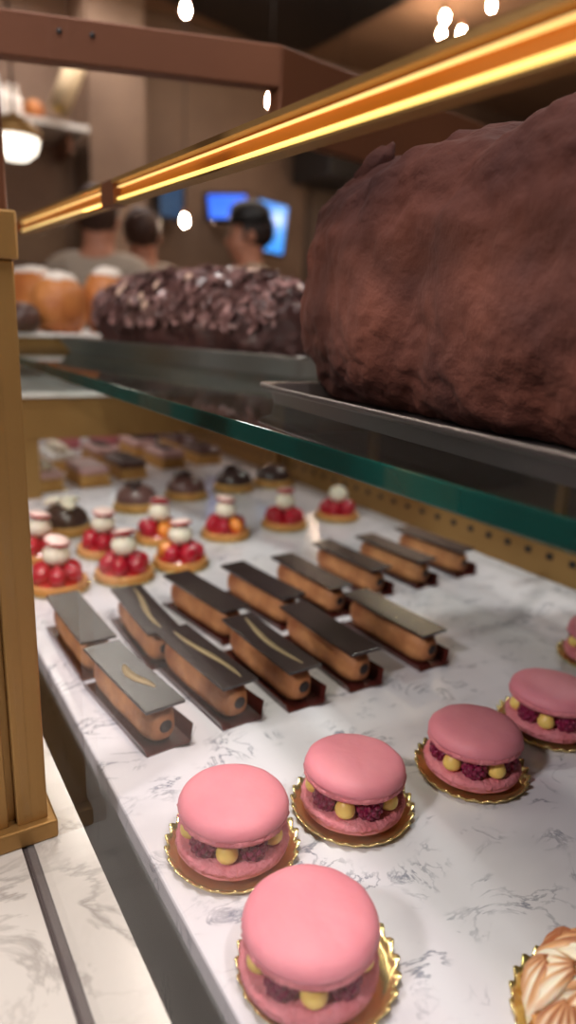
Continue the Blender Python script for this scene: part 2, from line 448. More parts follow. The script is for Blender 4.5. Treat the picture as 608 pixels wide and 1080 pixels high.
sugar_loaf('golden loaf with a stripe of sugar at the far left beside the post', .372, 1.76, .20, .12, .15, .5, 1.)
sugar_loaf('middle golden loaf low and round on the white board', .370, 1.505, .14, .105, .125, -.5, 2.)
sugar_loaf('tall golden loaf with a thick sugar cap beside the chocolate cake', .494, 1.58, .15, .095, .150, -.55, 3.)
t = thing('rye_loaf', 'small dark loaf tucked under the golden loaves by the post', 'bread', (.280, 1.452, .2682), .2)
obj('crust', loaf_mesh(.08, .07, .06, 36, 32, (), .003, 25., 6., 2.5), CHOCL, t)

# ------------------------------------------------------------------ macarons
def scallop(n, amp):
    def f(r, z, a, i): 
        w = abs(math.cos(a*n/2))
        return (r*(1+amp*(w-.5)), z) if i in (1, 2, 3, 4) else (r, z)
    return f
def gold_board_bm(R, n=26, lift=.0042):
    def f(r, z, a, i):
        if r > R*.93: return r*(1+.026*math.cos(a*n)), z+(.0014*math.cos(a*n) if z > .0012 else 0)
        return r, z
    return lathe(BM(), [(R*.2, 0), (R*.90, 0), (R*.985, lift*.5), (R*1.02, lift), (R*1.005, lift+.0005), (R*.93, .0020), (R*.87, .0011), (R*.2, .0011)], n*6, f)
def shell_bm(R, h, up, seed, foot=.004):
    """macaron shell; up=+1 dome up, z from 0"""
    def f(r, z, a, i):
        q = noise.noise(Vector((math.cos(a)*3, math.sin(a)*3, seed)))
        return r*(1+.012*q), z*(1+.03*q*r/R)
    pr = [(R*.30, 0), (R*.90, 0), (R*.965, foot*.2), (R*.985, foot*.6), (R*.975, foot), (R*1.0, foot*1.25), (R*1.0, foot+.25*(h-foot)), (R*.965, foot+.52*(h-foot)), (R*.90, foot+.72*(h-foot)), (R*.78, foot+.87*(h-foot)), (R*.58, foot+.955*(h-foot)), (R*.3, h), (R*.06, h)]
    return lathe(BM(), pr, 64, f)
def foot_bm(R, foot, seed):
    def f(r, z, a, i):
        q = noise.noise(Vector((math.cos(a)*16, math.sin(a)*16, seed+i*2.3)))
        return r+(.0014*q if r > R*.5 else 0), z+(.0006*q)
    return lathe(BM(), [(R*.4, -.0002), (R*.93, -.0002), (R*.99, foot*.35), (R*1.0, foot*.75), (R*.975, foot*1.12), (R*.4, foot*1.12)], 110, f)
def rasp_bm(s, seed):
    b = BM()
    rr = random.Random(seed)
    blob(b, TRS((0, 0, 0), (s, s, s*.95)), 2)
    for lat in range(-2, 4):
        la = lat*.42
        nn = max(1, int(9*math.cos(la)))
        for k in range(nn):
            a = 2*PI*(k+.5*(lat % 2))/nn
            p = Vector((math.cos(a)*math.cos(la), math.sin(a)*math.cos(la), math.sin(la)))*s*.9
            blob(b, TRS(p, (s*.32,)*3), 1)
    return b
RASP_ME = None
def make_macaron(label, loc, rz, seed, tilt=(0, 0), name='macaron_sandwich'):
    global RASP_ME
    t = thing(name, label, 'macaron', loc, rz, 'pink macaron sandwiches on gold boards')
    R = .0325
    gb = obj('gold_board', gold_board_bm(.0388), GOLD, t)
    if i == 0: gb.location = (.0055*math.cos(-rz), .0055*math.sin(-rz), 0)
    # lower shell is upside down: flat side up
    lo = obj('lower_shell', shell_bm(R*1.02, .0100, 1, seed), PINK, t); lo.rotation_euler = (PI, 0, 0); lo.location = (0, 0, .0119)
    f1 = obj('ruffled_foot', foot_bm(R*1.035, .0042, seed), PINKF, lo); f1.location = (0, 0, 0)
    obj('rose_cream', lathe(BM(), [(.018, .0119), (.0205, .0125), (.0205, .0240), (.018, .0246)], 30), CREAMP, t)
    up = obj('upper_shell', shell_bm(R, .0150, 1, seed+3), PINK, t); up.location = (0, 0, .0243); up.rotation_euler = (tilt[0], tilt[1], 0)
    obj('ruffled_foot', foot_bm(R*1.005, .0042, seed+5), PINKF, up)
    for k in range(10):
        a = 2*PI*k/10+.12
        if k % 2 == 0:
            if RASP_ME is None:
                o = obj('raspberry', rasp_bm(.0078, 4), RASP, t); RASP_ME = o.data
            else:
                o = bpy.data.objects.new('raspberry', RASP_ME); C.objects.link(o); o.parent = t
            o.location = (math.cos(a)*.0228, math.sin(a)*.0228, .0182); o.rotation_euler = (0, 0, a)
        else:
            def drop(p): 
                return Vector((p.x*(1-.25*p.z), p.y*(1-.25*p.z), p.z))
            o = obj('cream_drop', blob(BM(), TRS((0, 0, 0), (.0062, .0062, .0066)), 3, fn=drop), LYCH, t)
            o.location = (math.cos(a)*.0248, math.sin(a)*.0248, .0182)
    return t
MAC = [((.1540, .2080), .95, (-.02, .02), 'nearest pink macaron sandwich, largest at the bottom centre on a gold board'),
       ((.1600, .2990), 2.1, (.03, .0), 'pink macaron sandwich on gold board close to the deck edge, directly behind the nearest one'),
       ((.2435, .2920), .60, (0, .05), 'pink macaron sandwich on gold board in the middle of the line of macarons'),
       ((.3420, .2820), 1.30, (.0, .04), 'pink macaron sandwich on gold board just left of the macaron cut by the right edge'),
       ((.4400, .2930), .42, (0, .05), 'pink macaron sandwich partly cut off by the right edge, gold board showing'),
       ((.5830, .3440), 1.7, (0, 0), 'pink macaron sandwich with only a sliver showing at the right edge behind the others')]
for i, (p, rz, tl, lab) in enumerate(MAC):
    make_macaron(lab, (*p, 0), rz, 2.7*i+1, tl)

# ------------------------------------------------------------------ meringue tart
def meringue_mat():
    m = mat('toasted_meringue', rgb(248, 234, 208), .5, 0, .15, 120, sss=.2)
    nt = m.node_tree; b = nt.nodes['Principled BSDF']
    at = nt.nodes.new('ShaderNodeAttribute'); at.attribute_name = 'toast'
    r = nt.nodes.new('ShaderNodeValToRGB')
    r.color_ramp.elements[0].position = .15; r.color_ramp.elements[0].color = rgb(250, 238, 216)
    r.color_ramp.elements[1].position = .9; r.color_ramp.elements[1].color = rgb(168, 100, 62)
    e = r.color_ramp.elements.new(.5); e.color = rgb(224, 170, 120)
    nt.links.new(at.outputs['Fac'], r.inputs['Fac']); nt.links.new(r.outputs['Color'], b.inputs['Base Color'])
    return m
MERING = meringue_mat()
mt = thing('meringue_tart', 'torched meringue tart with ridged shell-shaped swirls at the bottom right corner', 'tart', (.2540, .1195, 0))
obj('gold_board', gold_board_bm(.0385), GOLD, mt)
obj('crust', lathe(BM(), [(.029, .0012), (.032, .002), (.0335, .010), (.031, .011), (.028, .010)], 48), CRUST, mt)
def petal(R0, ang, el, size, seed, wid=1.0):
    """fan of ridges from a tip outwards, laid on the dome"""
    b = BM(); lay = b.verts.layers.float.new('toast')
    nu, nv = 16, 40; grid = []
    for i in range(nu+1):
        u = i/nu
        row = []
        for j in range(nv+1):
            v = -1+2*j/nv
            half = wid*size*(.16+.84*math.sin(min(1, u*1.05)*PI*.62))
            x = v*half; y = (u-.5)*2*size
            rid = .5+.5*math.cos(v*PI*4.6+.6*math.sin(u*3+seed))
            env = math.sqrt(max(0, 1-v*v*.96))*math.sin(min(.985, .07+u*.93)*PI)**.5
            z = size*.42*env+(rid-.5)*size*.17*min(1, u*3)*(1-.6*abs(v))*min(1, (1-u)*5)
            vt = b.verts.new((x, y, z))
            n_ = noise.noise(Vector((x*60, y*60, seed)))
            vt[lay] = max(0, min(1, .62*rid*min(1, 1.2*(1-u)+.25)+.9*max(0, .38-u)*2+.6*n_+.20-.30*el))
            row.append(vt)
        grid.append(row)
    for i in range(nu):
        for j in range(nv): b.faces.new((grid[i][j], grid[i][j+1], grid[i+1][j+1], grid[i+1][j]))
    # close underneath
    ctr = b.verts.new((0, 0, -size*.25)); ctr[lay] = 0
    rim = grid[0]+[r[-1] for r in grid[1:]]+grid[-1][-2::-1]+[r[0] for r in grid[-2:0:-1]]
    for k in range(len(rim)): b.faces.new((rim[(k+1) % len(rim)], rim[k], ctr))
    n = Vector((math.cos(ang)*math.cos(el), math.sin(ang)*math.cos(el), math.sin(el)))
    upv = Vector((0, 0, 1)); tang = (upv-n*upv.dot(n))
    tang = tang.normalized() if tang.length > .05 else Vector((1, 0, 0))
    y_ = -tang; x_ = y_.cross(n)
    M = Matrix(((x_.x, y_.x, n.x, 0), (x_.y, y_.y, n.y, 0), (x_.z, y_.z, n.z, 0), (0, 0, 0, 1)))
    p = Vector((n.x*R0, n.y*R0, .011+n.z*.0195))
    bmesh.ops.transform(b, matrix=Matrix.Translation(p) @ M @ Matrix.Rotation(.35*math.sin(seed*2), 4, 'Z'), verts=b.verts[:])
    return b
obj('meringue_core', blob(BM(), TRS((0, 0, .011), (.029, .029, .018)), 4, fn=lambda p: Vector((p.x, p.y, max(p.z, -.05)))), CREAM, mt)
q = 0
for (el, cnt, R0, s) in ((.22, 7, .0285, .0140), (.62, 6, .0270, .0140), (1.08, 4, .0245, .0130), (1.50, 1, .017, .009)):
    for k in range(cnt):
        obj('meringue_swirl', petal(R0, 2*PI*k/cnt+el*2.1, el, s, q*1.37+.4, 1.0), MERING, mt); q += 1

# ------------------------------------------------------------------ eclairs
def eclair_body():
    b = BM(); rings = []; nu, nv = 30, 24
    L, W, H = .112, .0265, .0300
    for i in range(nu+1):
        u = -1+2*i/nu
        k = max(0., 1-abs(u)**7)**(1/3.2); k = max(k, .52)
        k *= 1+.035*math.sin(u*5.2+.8)
        ring = []
        for j in range(nv):
            a = 2*PI*j/nv; ca, sa = math.cos(a), math.sin(a)
            x = math.copysign(abs(ca)**.75, ca)*W/2*k; z = math.copysign(abs(sa)**.75, sa)*H/2*min(1, k*1.04)
            n = noise.noise(Vector((x*90, u*4, z*90)))
            ring.append(b.verts.new((x*(1+.05*n), u*L/2, z+.0158)))
        rings.append(ring)
    for i in range(nu):
        for j in range(nv): b.faces.new((rings[i][j], rings[i][(j+1) % nv], rings[i+1][(j+1) % nv], rings[i+1][j]))
    b.faces.new(rings[0][::-1]); b.faces.new(rings[-1])
    return b
def liner_bm():
    b = BM()
    box(b, -.0165, .0185, -.061, .059, 0, .0008)
    def quad(pts, t=.0007):
        v = [b.verts.new(p) for p in pts]; w = [b.verts.new((p[0], p[1], p[2]+t)) for p in pts]
        b.faces.new(v[::-1]); b.faces.new(w)
        for k in range(4): b.faces.new((v[k], v[(k+1) % 4], w[(k+1) % 4], w[k]))
    quad([(.0185, -.061, 0), (.0225, -.058, .012), (.0205, .055, .006), (.0185, .059, 0)])
    quad([(-.0165, -.061, 0), (-.0175, -.058, .005), (-.0175, .055, .005), (-.0165, .059, 0)])
    quad([(.004, -.061, 0), (.0185, -.061, 0), (.0225, -.0625, .013), (.015, -.066, .003)])
    return b
def slab_bm(curve):
    b = BM(); n = 12; v = []
    for z in (0, .0026):
        for i in range(n+1):
            y = -.0585+.117*i/n
            dz = curve*((i/n-.5)**2)*4
            for x in (-.0158, .0158): v.append(b.verts.new((x, y, z+dz)))
    k = 2*(n+1)
    for i in range(n):
        b.faces.new((v[2*i], v[2*i+1], v[2*i+3], v[2*i+2])); b.faces.new((v[k+2*i], v[k+2*i+2], v[k+2*i+3], v[k+2*i+1]))
        b.faces.new((v[2*i], v[2*i+2], v[k+2*i+2], v[k+2*i])); b.faces.new((v[2*i+1], v[k+2*i+1], v[k+2*i+3], v[2*i+3]))
    b.faces.new((v[0], v[k], v[k+1], v[1])); b.faces.new((v[2*n], v[2*n+1], v[k+2*n+1], v[k+2*n]))
    return b
ec0 = thing('chocolate_eclair', 'x', 'eclair', (0, 0, 0), 0, 'chocolate topped eclairs on brown liners')
obj('liner', liner_bm(), LINER, ec0, False)
obj('choux_body', eclair_body(), CHOUX, ec0).location = (0, 0, 0)
hm = Matrix.Translation((.001, -.0548, .0165)) @ Matrix.Rotation(PI/2, 4, 'X')
obj('filling', lathe(BM(), [(.0052, -.004), (.0054, .0010), (.0035, .0022), (.001, .0018)], 18, M=hm), FILL, ec0)
obj('chocolate_plaque', slab_bm(.0006), SLAB, ec0, False, bevel=.0004).location = (0, 0, .0318)
def streak_bm(kind):
    b = BM(); n = 22; v = []
    rr = random.Random(kind)
    for z in (0, .00025):
        for i in range(n+1):
            u = i/n; y = -.050+.10*u
            if kind == 2: y = -.03+.045*u
            cx = .004*math.sin(u*4+kind)+.002
            w = (.0006+.0022*math.sin(u*PI)**.8*(1+.3*noise.noise(Vector((u*5, kind, 0)))))*(1.5 if kind == 2 else 1)
            dz = .0006*((y+.0585)/.117-.5)**2*4
            for s in (-1, 1): v.append(b.verts.new((cx+s*w, y, .0018+dz+z)))
    k = 2*(n+1)
    for i in range(n):
        b.faces.new((v[2*i], v[2*i+1], v[2*i+3], v[2*i+2])); b.faces.new((v[k+2*i], v[k+2*i+2], v[k+2*i+3], v[k+2*i+1]))
        b.faces.new((v[2*i], v[2*i+2], v[k+2*i+2], v[k+2*i])); b.faces.new((v[2*i+1], v[k+2*i+1], v[k+2*i+3], v[2*i+3]))
    b.faces.new((v[0], v[k], v[k+1], v[1])); b.faces.new((v[2*n], v[2*n+1], v[k+2*n+1], v[k+2*n]))
    return b
ECL = [  # x, y of the centre, turn, gold streak, label
    (.156, .466, .10, 2, 'front row chocolate eclair nearest the deck edge, plaque with a short gold smear'),
    (.2195, .4695, .08, 1, 'front row chocolate eclair with a long wavy gold streak, second from the deck edge'),
    (.2805, .4665, .02, 3, 'middle eclair of the front row, plain brown plaque with faint gold streak'),
    (.344, .468, .01, 0, 'front row chocolate eclair second from the right, with a plain dark plaque'),
    (.4225, .468, .03, 0, 'front row chocolate eclair at the right end, nearest the open marble and macarons'),
    (.150, .592, .02, 0, 'back row chocolate eclair at the far left beside the brass post, plaque shining grey'),
    (.2090, .582, -.03, 4, 'back row chocolate eclair second from the brass post, gold speck at the plaque end'),
    (.2800, .598, .13, 0, 'back row chocolate eclair third from the brass post, just in front of the strawberry tarts'),
    (.3485, .600, .10, 0, 'back row chocolate eclair fourth from the brass post, dark plaque on pale choux'),
    (.4130, .601, .04, 0, 'back row chocolate eclair fourth from the right, ahead of the rightmost strawberry tarts'),
    (.4880, .626, .05, 0, 'back row chocolate eclair third from its right end'),
    (.5580, .625, .06, 0, 'back row chocolate eclair second from its right end'),
    (.6320, .632, .05, 0, 'back row chocolate eclair at the right end, close to the brass back rail')]
for i, (x, y, rz, g, lab) in enumerate(ECL):
    if i == 0:
        e = ec0; e.location = (x, y, 0); e.rotation_euler.z = rz; e['label'] = lab
    else:
        e = dup(ec0, (x, y, 0), rz, lab)
        for ch in e.children:
            if ch.name.startswith('gold_streak'): bpy.data.objects.remove(ch)
    E_ = e
    if g:
        st = obj('gold_streak', streak_bm(g), GDUST, E_); st.location = (0, 0, .0327)
        st['label'] = 'gold streak on the plaque'

# ------------------------------------------------------------------ strawberry tarts
def crust_bm(R, h):
    def f(r, z, a, i):
        return (r*(1+.018*math.cos(a*22)), z) if i in (1, 2, 3, 4) else (r, z)
    return lathe(BM(), [(R*.3, .0012), (R*.90, .0012), (R*.97, h*.4), (R, h), (R*.985, h+.0012), (R*.90, h+.0008), (R*.86, h-.002), (R*.3, h-.002)], 132, f)
def berry(p): 
    w = 1-.42*max(0, p.z)**1.2
    return Vector((p.x*w, p.y*w, p.z))
straw_me = {}
def strawberry(parent, a, r, z, s, lean, m, name, key):
    if key not in straw_me:
        o = obj(name, blob(BM(), TRS((0, 0, 0), (s*.92, s*.80, s*1.12)), 3, .04, 3., 1., fn=berry), m, parent); straw_me[key] = o.data
    else:
        o = bpy.data.objects.new(name, straw_me[key]); C.objects.link(o); o.parent = parent
    o.location = (math.cos(a)*r, math.sin(a)*r, z); o.rotation_euler = (0, -lean, a)
    return o
def make_tart(label, loc, rz, oranges, hat_tilt, hat_dir, hat=True, second=False):
    t = thing('strawberry_tart', label, 'tart', loc, rz, 'strawberry tarts with cream balls')
    obj('gold_board', gold_board_bm(.036, 22), GOLD, t)
    obj('crust', crust_bm(.0335, .011), CRUST, t)
    obj('red_glaze', lathe(BM(), [(.008, .009), (.0285, .0092), (.027, .0115), (.012, .019), (.004, .020)], 36), GLAZE, t)
    for k in range(6):
        a = 2*PI*k/6
        if k in oranges:
            o = strawberry(t, a, .0185, .0205, .0112, .62, ORANGE, 'orange_segment', 'o'); o['label'] = 'orange fruit piece'
        else:
            strawberry(t, a, .0185, .0205, .0125, .62, STRAW, 'strawberry', 's')
    obj('cream_ball', blob(BM(), TRS((0, 0, .0415), (.0152, .0152, .0135)), 3, .04, 2., 2.), CREAM, t)
    if hat:
        h = obj('strawberry_slice', lathe(BM(), [(.002, -.0045), (.008, -.003), (.0142, 0), (.0152, .0018), (.0148, .0022)], 30), STRAW, t)
        h.location = (.001, 0, .0555); h.rotation_euler = (hat_tilt*math.cos(hat_dir), hat_tilt*math.sin(hat_dir), 0)
        w = obj('slice_face', lathe(BM(), [(.0140, .0019), (.0135, .0036), (.009, .0056), (.002, .0064)], 30), STRAWP, h)
        w['label'] = 'pale pink cut face of the strawberry'
    return t
TARTS = [((.168, .752), .3, (), .25, .5, True, 'front row strawberry tart half hidden by the brass post at the far left'),
         ((.2465, .752), 1.0, (), .30, 2.2, True, 'front row strawberry tart second from the brass post, slice tilted on its cream ball'),
         ((.3240, .764), .6, (2,), .18, 2.6, True, 'front row strawberry tart touching the tip of a back row eclair'),
         ((.4310, .850), .95, (4,), .12, 0, True, 'strawberry tart with orange piece in front, left of the two tarts by the rail'),
         ((.5370, .858), .4, (), .42, 2.4, True, 'strawberry tart second from the brass back rail, slice tipped steeply'),
         ((.6420, .864), .7, (), .0, 0, False, 'strawberry tart with bare cream ball under the glass shelf edge, closest to the back rail'),
         ((.1740, .866), .9, (5,), .2, 1.0, True, 'second row strawberry tart just showing beside the brass post'),
         ((.2520, .850), .2, (), .1, 0, True, 'second row strawberry tart with level pink slice, behind the tart with the tilted slice'),
         ((.3380, .872), .5, (4, 5), .55, 2.2, True, 'second row strawberry tart with steeply tipped slice, left of the orange piece tart')]
for p, rz, og, ht, hd, hat, lab in TARTS:
    make_tart(lab, (*p, 0), rz, og, ht, hd, hat)

# ------------------------------------------------------------------ chocolate dome tarts
def make_dome(label, loc, rz, m, petals, leaf):
    t = thing('chocolate_dome_tart', label, 'tart', loc, rz, 'chocolate dome tarts')
    obj('gold_board', gold_board_bm(.039, 22), GOLD, t)
    obj('crust', crust_bm(.0355, .014), GOLDSP, t)
    obj('chocolate_dome', lathe(BM(), [(.010, .0125), (.0335, .0135), (.0345, .017), (.033, .024), (.028, .032), (.020, .038), (.010, .041), (.002, .0418)], 40), m, t)
    if leaf:
        for k, (a, s) in enumerate(((.4, 1.), (2.2, .85))):
            M = Matrix.Translation((.006*math.cos(a), .006*math.sin(a), .044)) @ Matrix.Rotation(a, 4, 'Z') @ Matrix.Rotation(.25, 4, 'Y')
            obj('chocolate_leaf', blob(BM(), M @ TRS((.004, 0, 0), (.019*s, .0125*s, .0024)), 3, fn=lambda p: Vector((p.x, p.y*(1-.35*p.x), p.z+.9*p.y*p.y))), MAUVED, t)
    for k in range(petals):
        a = k*2*PI/max(1, petals)+.5
        M = Matrix.Translation((.016*math.cos(a), .016*math.sin(a), .046)) @ Matrix.Rotation(a, 4, 'Z') @ Matrix.Rotation(.3, 4, 'Y')
        obj('cream_petal', blob(BM(), M @ TRS((0, 0, 0), (.014, .010, .0055)), 3, .05, 2., k), CREAM, t)
    return t
for p, rz, m, pt, lf, lab in (((.2300, .964), 2.2, MAUVED, 3, False, 'dark chocolate dome tart topped with white cream petals, beside the brass post'),
                              ((.3660, 1.045), 1.9, MAUVE, 0, True, 'milk chocolate dome tart with a glossy leaf behind the tipped-slice strawberry tart'),
                              ((.4710, 1.085), .6, MAUVE, 0, True, 'milk chocolate dome tart in the middle of the dome row'),
                              ((.5760, 1.105), 1.2, MAUVED, 0, True, 'dark chocolate dome tart behind the tart with the orange piece'),
                              ((.6650, 1.110), .2, MAUVED, 0, False, 'plain dark dome tart at the right end of the dome row by the rail')):
    make_dome(lab, (*p, 0), rz, m, pt, lf)

# ------------------------------------------------------------------ far cakes
def make_slice(label, loc, rz, top, plaque, L=.10, W=.052, H=.036, cream=False, name='layered_cake_slice', group='glazed cake slices behind the domes'):
    t = thing(name, label, 'cake slice', loc, rz, group)
    obj('gold_card', bx(-W/2-.005, W/2+.005, -L/2-.005, L/2+.005, 0, .0014), GOLD, t, False)
    obj('sponge', bx(-W/2, W/2, -L/2, L/2, .0014, H*.60), GOLDSP, t, False, bevel=.002)
    obj('glaze', bx(-W/2-.0006, W/2+.0006, -L/2-.0006, L/2+.0006, H*.60, H), top, t, True, bevel=.005)
    if plaque:
        M = Matrix.Translation((0, 0, H+.003)) @ Matrix.Rotation(.09, 4, 'Y')
        obj('chocolate_plaque', box(BM(), -W*.30, W*.30, -L*.32, L*.32, -.0008, .0012, M), MAUVED, t, False)
    if cream:
        for k in range(3):
            obj('cream_swirl', blob(BM(), TRS((0, (k-1)*L*.27, H+.006), (W*.30, L*.15, .010)), 3, .1, 3., k), CREAM, t)
    return t
F = (((.262, 1.262), PALEP, False, True, 'cream-topped pale cake slice nearest the brass riser leg, first row behind the domes'),
     ((.350, 1.275), PALEP, False, False, 'pale pink glazed cake slice, second in the first row behind the domes'),
     ((.435, 1.310), MAUVE, True, False, 'brown glazed cake slice with plaque in the middle of the first row behind the domes'),
     ((.545, 1.375), PALEP, True, False, 'pale slice with dark plaque, second from right in the first row behind the domes'),
     ((.635, 1.385), MAUVE, True, False, 'brown glazed cake slice at the right end of the first row behind the domes'))
for p, m, pl, cr_, lab in F: make_slice(lab, (*p, 0), .06, m, pl, cream=cr_)
for p, m, pl, cr_, lab in (((.330, 1.425), WHITEP, False, True, 'white topped cake slice at the left of the second row behind the domes'),
     ((.430, 1.455), PALEP, True, False, 'pale pink cake slice with brown plaque in the second row behind the domes'),
     ((.535, 1.515), PALEP, True, False, 'pale cake slice with dark plaque in the second row, behind the plaque slice'),
     ((.640, 1.525), MAUVE, True, False, 'brown cake slice at the right end of the second row behind the domes')):
    make_slice(lab, (*p, 0), .05, m, pl, cream=cr_)
for (x, y), m, lab in (((.395, 1.625), ROSEC, 'rose pink square cake at the left of the farthest row under the riser'),
                       ((.495, 1.645), ROSEC, 'rose pink square cake second in the farthest row under the riser'),
                       ((.600, 1.665), PLUMC, 'plum coloured square cake third in the farthest row under the riser'),
                       ((.680, 1.680), MAUVE, 'brown square cake at the right of the farthest row under the riser')):
    t = thing('square_cake', lab, 'cake', (x, y, 0), .05, 'square cakes in the farthest row')
    obj('white_card', bx(-.036, .036, -.036, .036, 0, .0015), WHITEP, t, False)
    obj('cake_body', bx(-.030, .030, -.030, .030, .0015, .040), m, t, True, bevel=.006)

# ------------------------------------------------------------------ background
def person(label, x, y, rz, shirt, hair, skin, cap=False):
    t = thing('person', label, 'person', (x, y, Z0), rz, 'staff behind the counter')
    def skinobj(name, verts, edges, radii, m, root=0, sub=2):
        me = bpy.data.meshes.new(name); me.from_pydata(verts, edges, []); me.materials.append(m)
        o = bpy.data.objects.new(name, me); C.objects.link(o); o.parent = t
        md = o.modifiers.new('skin', 'SKIN'); md.use_smooth_shade = True
        for i, sv in enumerate(me.skin_vertices[0].data):
            r = radii[i]; sv.radius = r if isinstance(r, tuple) else (r, r); sv.use_root = (i == root)
        s = o.modifiers.new('sub', 'SUBSURF'); s.levels = sub; s.render_levels = sub
        return o
    V, E_, R = [], [], []
    def add(p, r, prev=None):
        V.append(p); R.append(r)
        if prev is not None: E_.append((prev, len(V)-1))
        return len(V)-1
    pel = add((0, 0, .95), (.15, .10)); wa = add((0, 0, 1.10), (.135, .095), pel); ch = add((0, .005, 1.30), (.155, .105), wa)
    sh = add((0, .01, 1.45), (.10, .075), ch); nk = add((0, 0, 1.52), .055, sh); hd0 = add((0, -.015, 1.575), (.072, .084), nk); hd = add((0, -.012, 1.655), (.076, .094), hd0); hd1 = add((0, -.005, 1.715), (.055, .068), hd)
    nose = add((0, -.115, 1.625), .012, hd0)
    for s in (-1, 1):
        hp = add((s*.09, 0, .88), .085, pel); kn = add((s*.10, -.01, .48), .055, hp); an = add((s*.10, .01, .08), .038, kn); to = add((s*.11, -.13, .035), .032, an)
        sd = add((s*.18, .005, 1.425), .062, sh); el = add((s*.235, .02, 1.12), .043, sd); wr = add((s*.20, -.16, .98), .028, el)
        pm = add((s*.19, -.225, .965), (.030, .016), wr)
        for f, (dx, ln) in enumerate(((-.026, .062), (-.009, .072), (.009, .067), (.026, .052))):
            k1 = add((s*.19+dx, -.225-.03, .96), .0085, pm); k2 = add((s*.19+dx*1.15, -.255-ln*.55, .945), .008, k1); add((s*.19+dx*1.2, -.255-ln*.85, .915), .007, k2)
        th = add((s*.19-s*.036, -.205, .955), .010, wr); add((s*.19-s*.052, -.245, .94), .008, th)
    skinobj('body', V, E_, R, skin)
    V2 = [(0, 0, .93), (0, 0, 1.10), (0, .005, 1.30), (0, .01, 1.465)]; E2 = [(0, 1), (1, 2), (2, 3)]; R2 = [(.170, .118), (.160, .112), (.180, .124), (.112, .086)]
    for s in (-1, 1):
        i = len(V2); V2 += [(s*.18, .005, 1.43), (s*.237, .02, 1.12), (s*.212, -.10, 1.025)]; E2 += [(3, i), (i, i+1), (i+1, i+2)]; R2 += [.080, .060, .046]
    skinobj('shirt', V2, E2, R2, shirt)
    V3 = [(0, 0, .96)]; E3 = []; R3 = [(.165, .112)]
    for s in (-1, 1):
        i = len(V3); V3 += [(s*.092, 0, .86), (s*.10, -.01, .48), (s*.10, .01, .10)]; E3 += [(0, i), (i, i+1), (i+1, i+2)]; R3 += [.098, .070, .055]
    skinobj('trousers', V3, E3, R3, TROU)
    for s in (-1, 1):
        obj('eye', blob(BM(), TRS((s*.030, -.098, 1.655), (.012, .006, .007)), 2), EYE, t)
        obj('ear', blob(BM(), TRS((s*.079, -.005, 1.64), (.010, .020, .032)), 2), skin, t)
        obj('shoe', blob(BM(), TRS((s*.107, -.06, .042), (.048, .125, .042)), 3, fn=lambda p: Vector((p.x, p.y, max(p.z, -.98)))), BLACK, t)
    obj('mouth', blob(BM(), TRS((0, -.096, 1.585), (.024, .006, .006)), 2), LIPS, t)
    hb = blob(BM(), TRS((0, .012, 1.675), (.090, .105, .098)), 3, .06, 3., 2.)
    bmesh.ops.delete(hb, geom=[v for v in hb.verts if v.co.y < -.05 and v.co.z < 1.70], context='VERTS')
    obj('hair', hb, hair, t)
    if cap:
        cb = lathe(BM(), [(.096, 1.69), (.099, 1.72), (.092, 1.765), (.06, 1.79), (.01, 1.795)], 28)
        box(cb, -.07, .07, -.17, -.06, 1.693, 1.701)
        obj('cap', cb, BLACK, t)
    return t
SHIRT = mat('grey_shirt', rgb(176, 160, 144), .8); SHIRT2 = mat('pale_shirt', rgb(190, 176, 152), .8)
HAIR = mat('dark_hair', rgb(40, 26, 22), .6); HAIR2 = mat('brown_hair', rgb(66, 40, 30), .6)
SKIN = mat('skin', rgb(190, 128, 100), .55, sss=.1); TROU = mat('dark_trousers', rgb(40, 38, 40), .8)
EYE = mat('dark_eye', rgb(30, 22, 20), .3); LIPS = mat('lips', rgb(150, 80, 74), .5)
person('person in a grey shirt standing farthest left behind the case', .90, 2.98, 2.6, SHIRT, HAIR2, SKIN)
person('person in a grey shirt in the middle, dark brown hair, turned away', 1.23, 3.36, 2.7, SHIRT, HAIR2, SKIN)
person('person in a pale shirt and black cap standing in front of the blue screens', 1.60, 2.96, -1.9, SHIRT2, HAIR, SKIN, True)

def screen(label, cx, cy, cz, w, h, rz, tilt, col, st):
    t = thing('menu_screen', label, 'screen', (cx, cy, cz), rz, 'blue screens on the far wall')
    t.rotation_euler = (0, tilt, rz)
    obj('housing', bx(-w/2-.02, w/2+.02, 0, .05, -h/2-.02, h/2+.02), BLACK, t, False, bevel=.005)
    m = mat('lit_screen', rgb(20, 40, 80), .3, emit=col, estr=st)
    nt = m.node_tree; bb = nt.nodes['Principled BSDF']
    tc = nt.nodes.new('ShaderNodeTexCoord'); n = nt.nodes.new('ShaderNodeTexNoise'); n.inputs['Scale'].default_value = 9
    r = nt.nodes.new('ShaderNodeMixRGB'); r.inputs[1].default_value = (col[0]*.35, col[1]*.45, col[2]*.8, 1); r.inputs[2].default_value = (min(1, col[0]*1.6+.05), min(1, col[1]*1.3), col[2], 1)
    nt.links.new(tc.outputs['Object'], n.inputs['Vector']); nt.links.new(n.outputs['Fac'], r.inputs[0]); nt.links.new(r.outputs[0], bb.inputs['Emission Color'])
    obj('display', bx(-w/2, w/2, -.004, .0, -h/2, h/2), m, t, False)
    obj('wall_arm', bx(-.03, .03, .05, 5.0-cy, -.03, .03), BLACK, t, False)
    return t
screen('upper blue wall screen left of the black cap', 2.34, 4.66, 1.10, .30, .15, 0, -.12, rgb(40, 120, 255), 1.6)
screen('taller cyan wall screen right of the black cap', 2.66, 4.60, .99, .24, .33, 0, .10, rgb(50, 160, 250), 1.5)
screen('narrow dim teal screen between the two figures, left of the other screens', 1.93, 4.70, 1.12, .16, .26, 0, 0, rgb(70, 120, 150), .35)
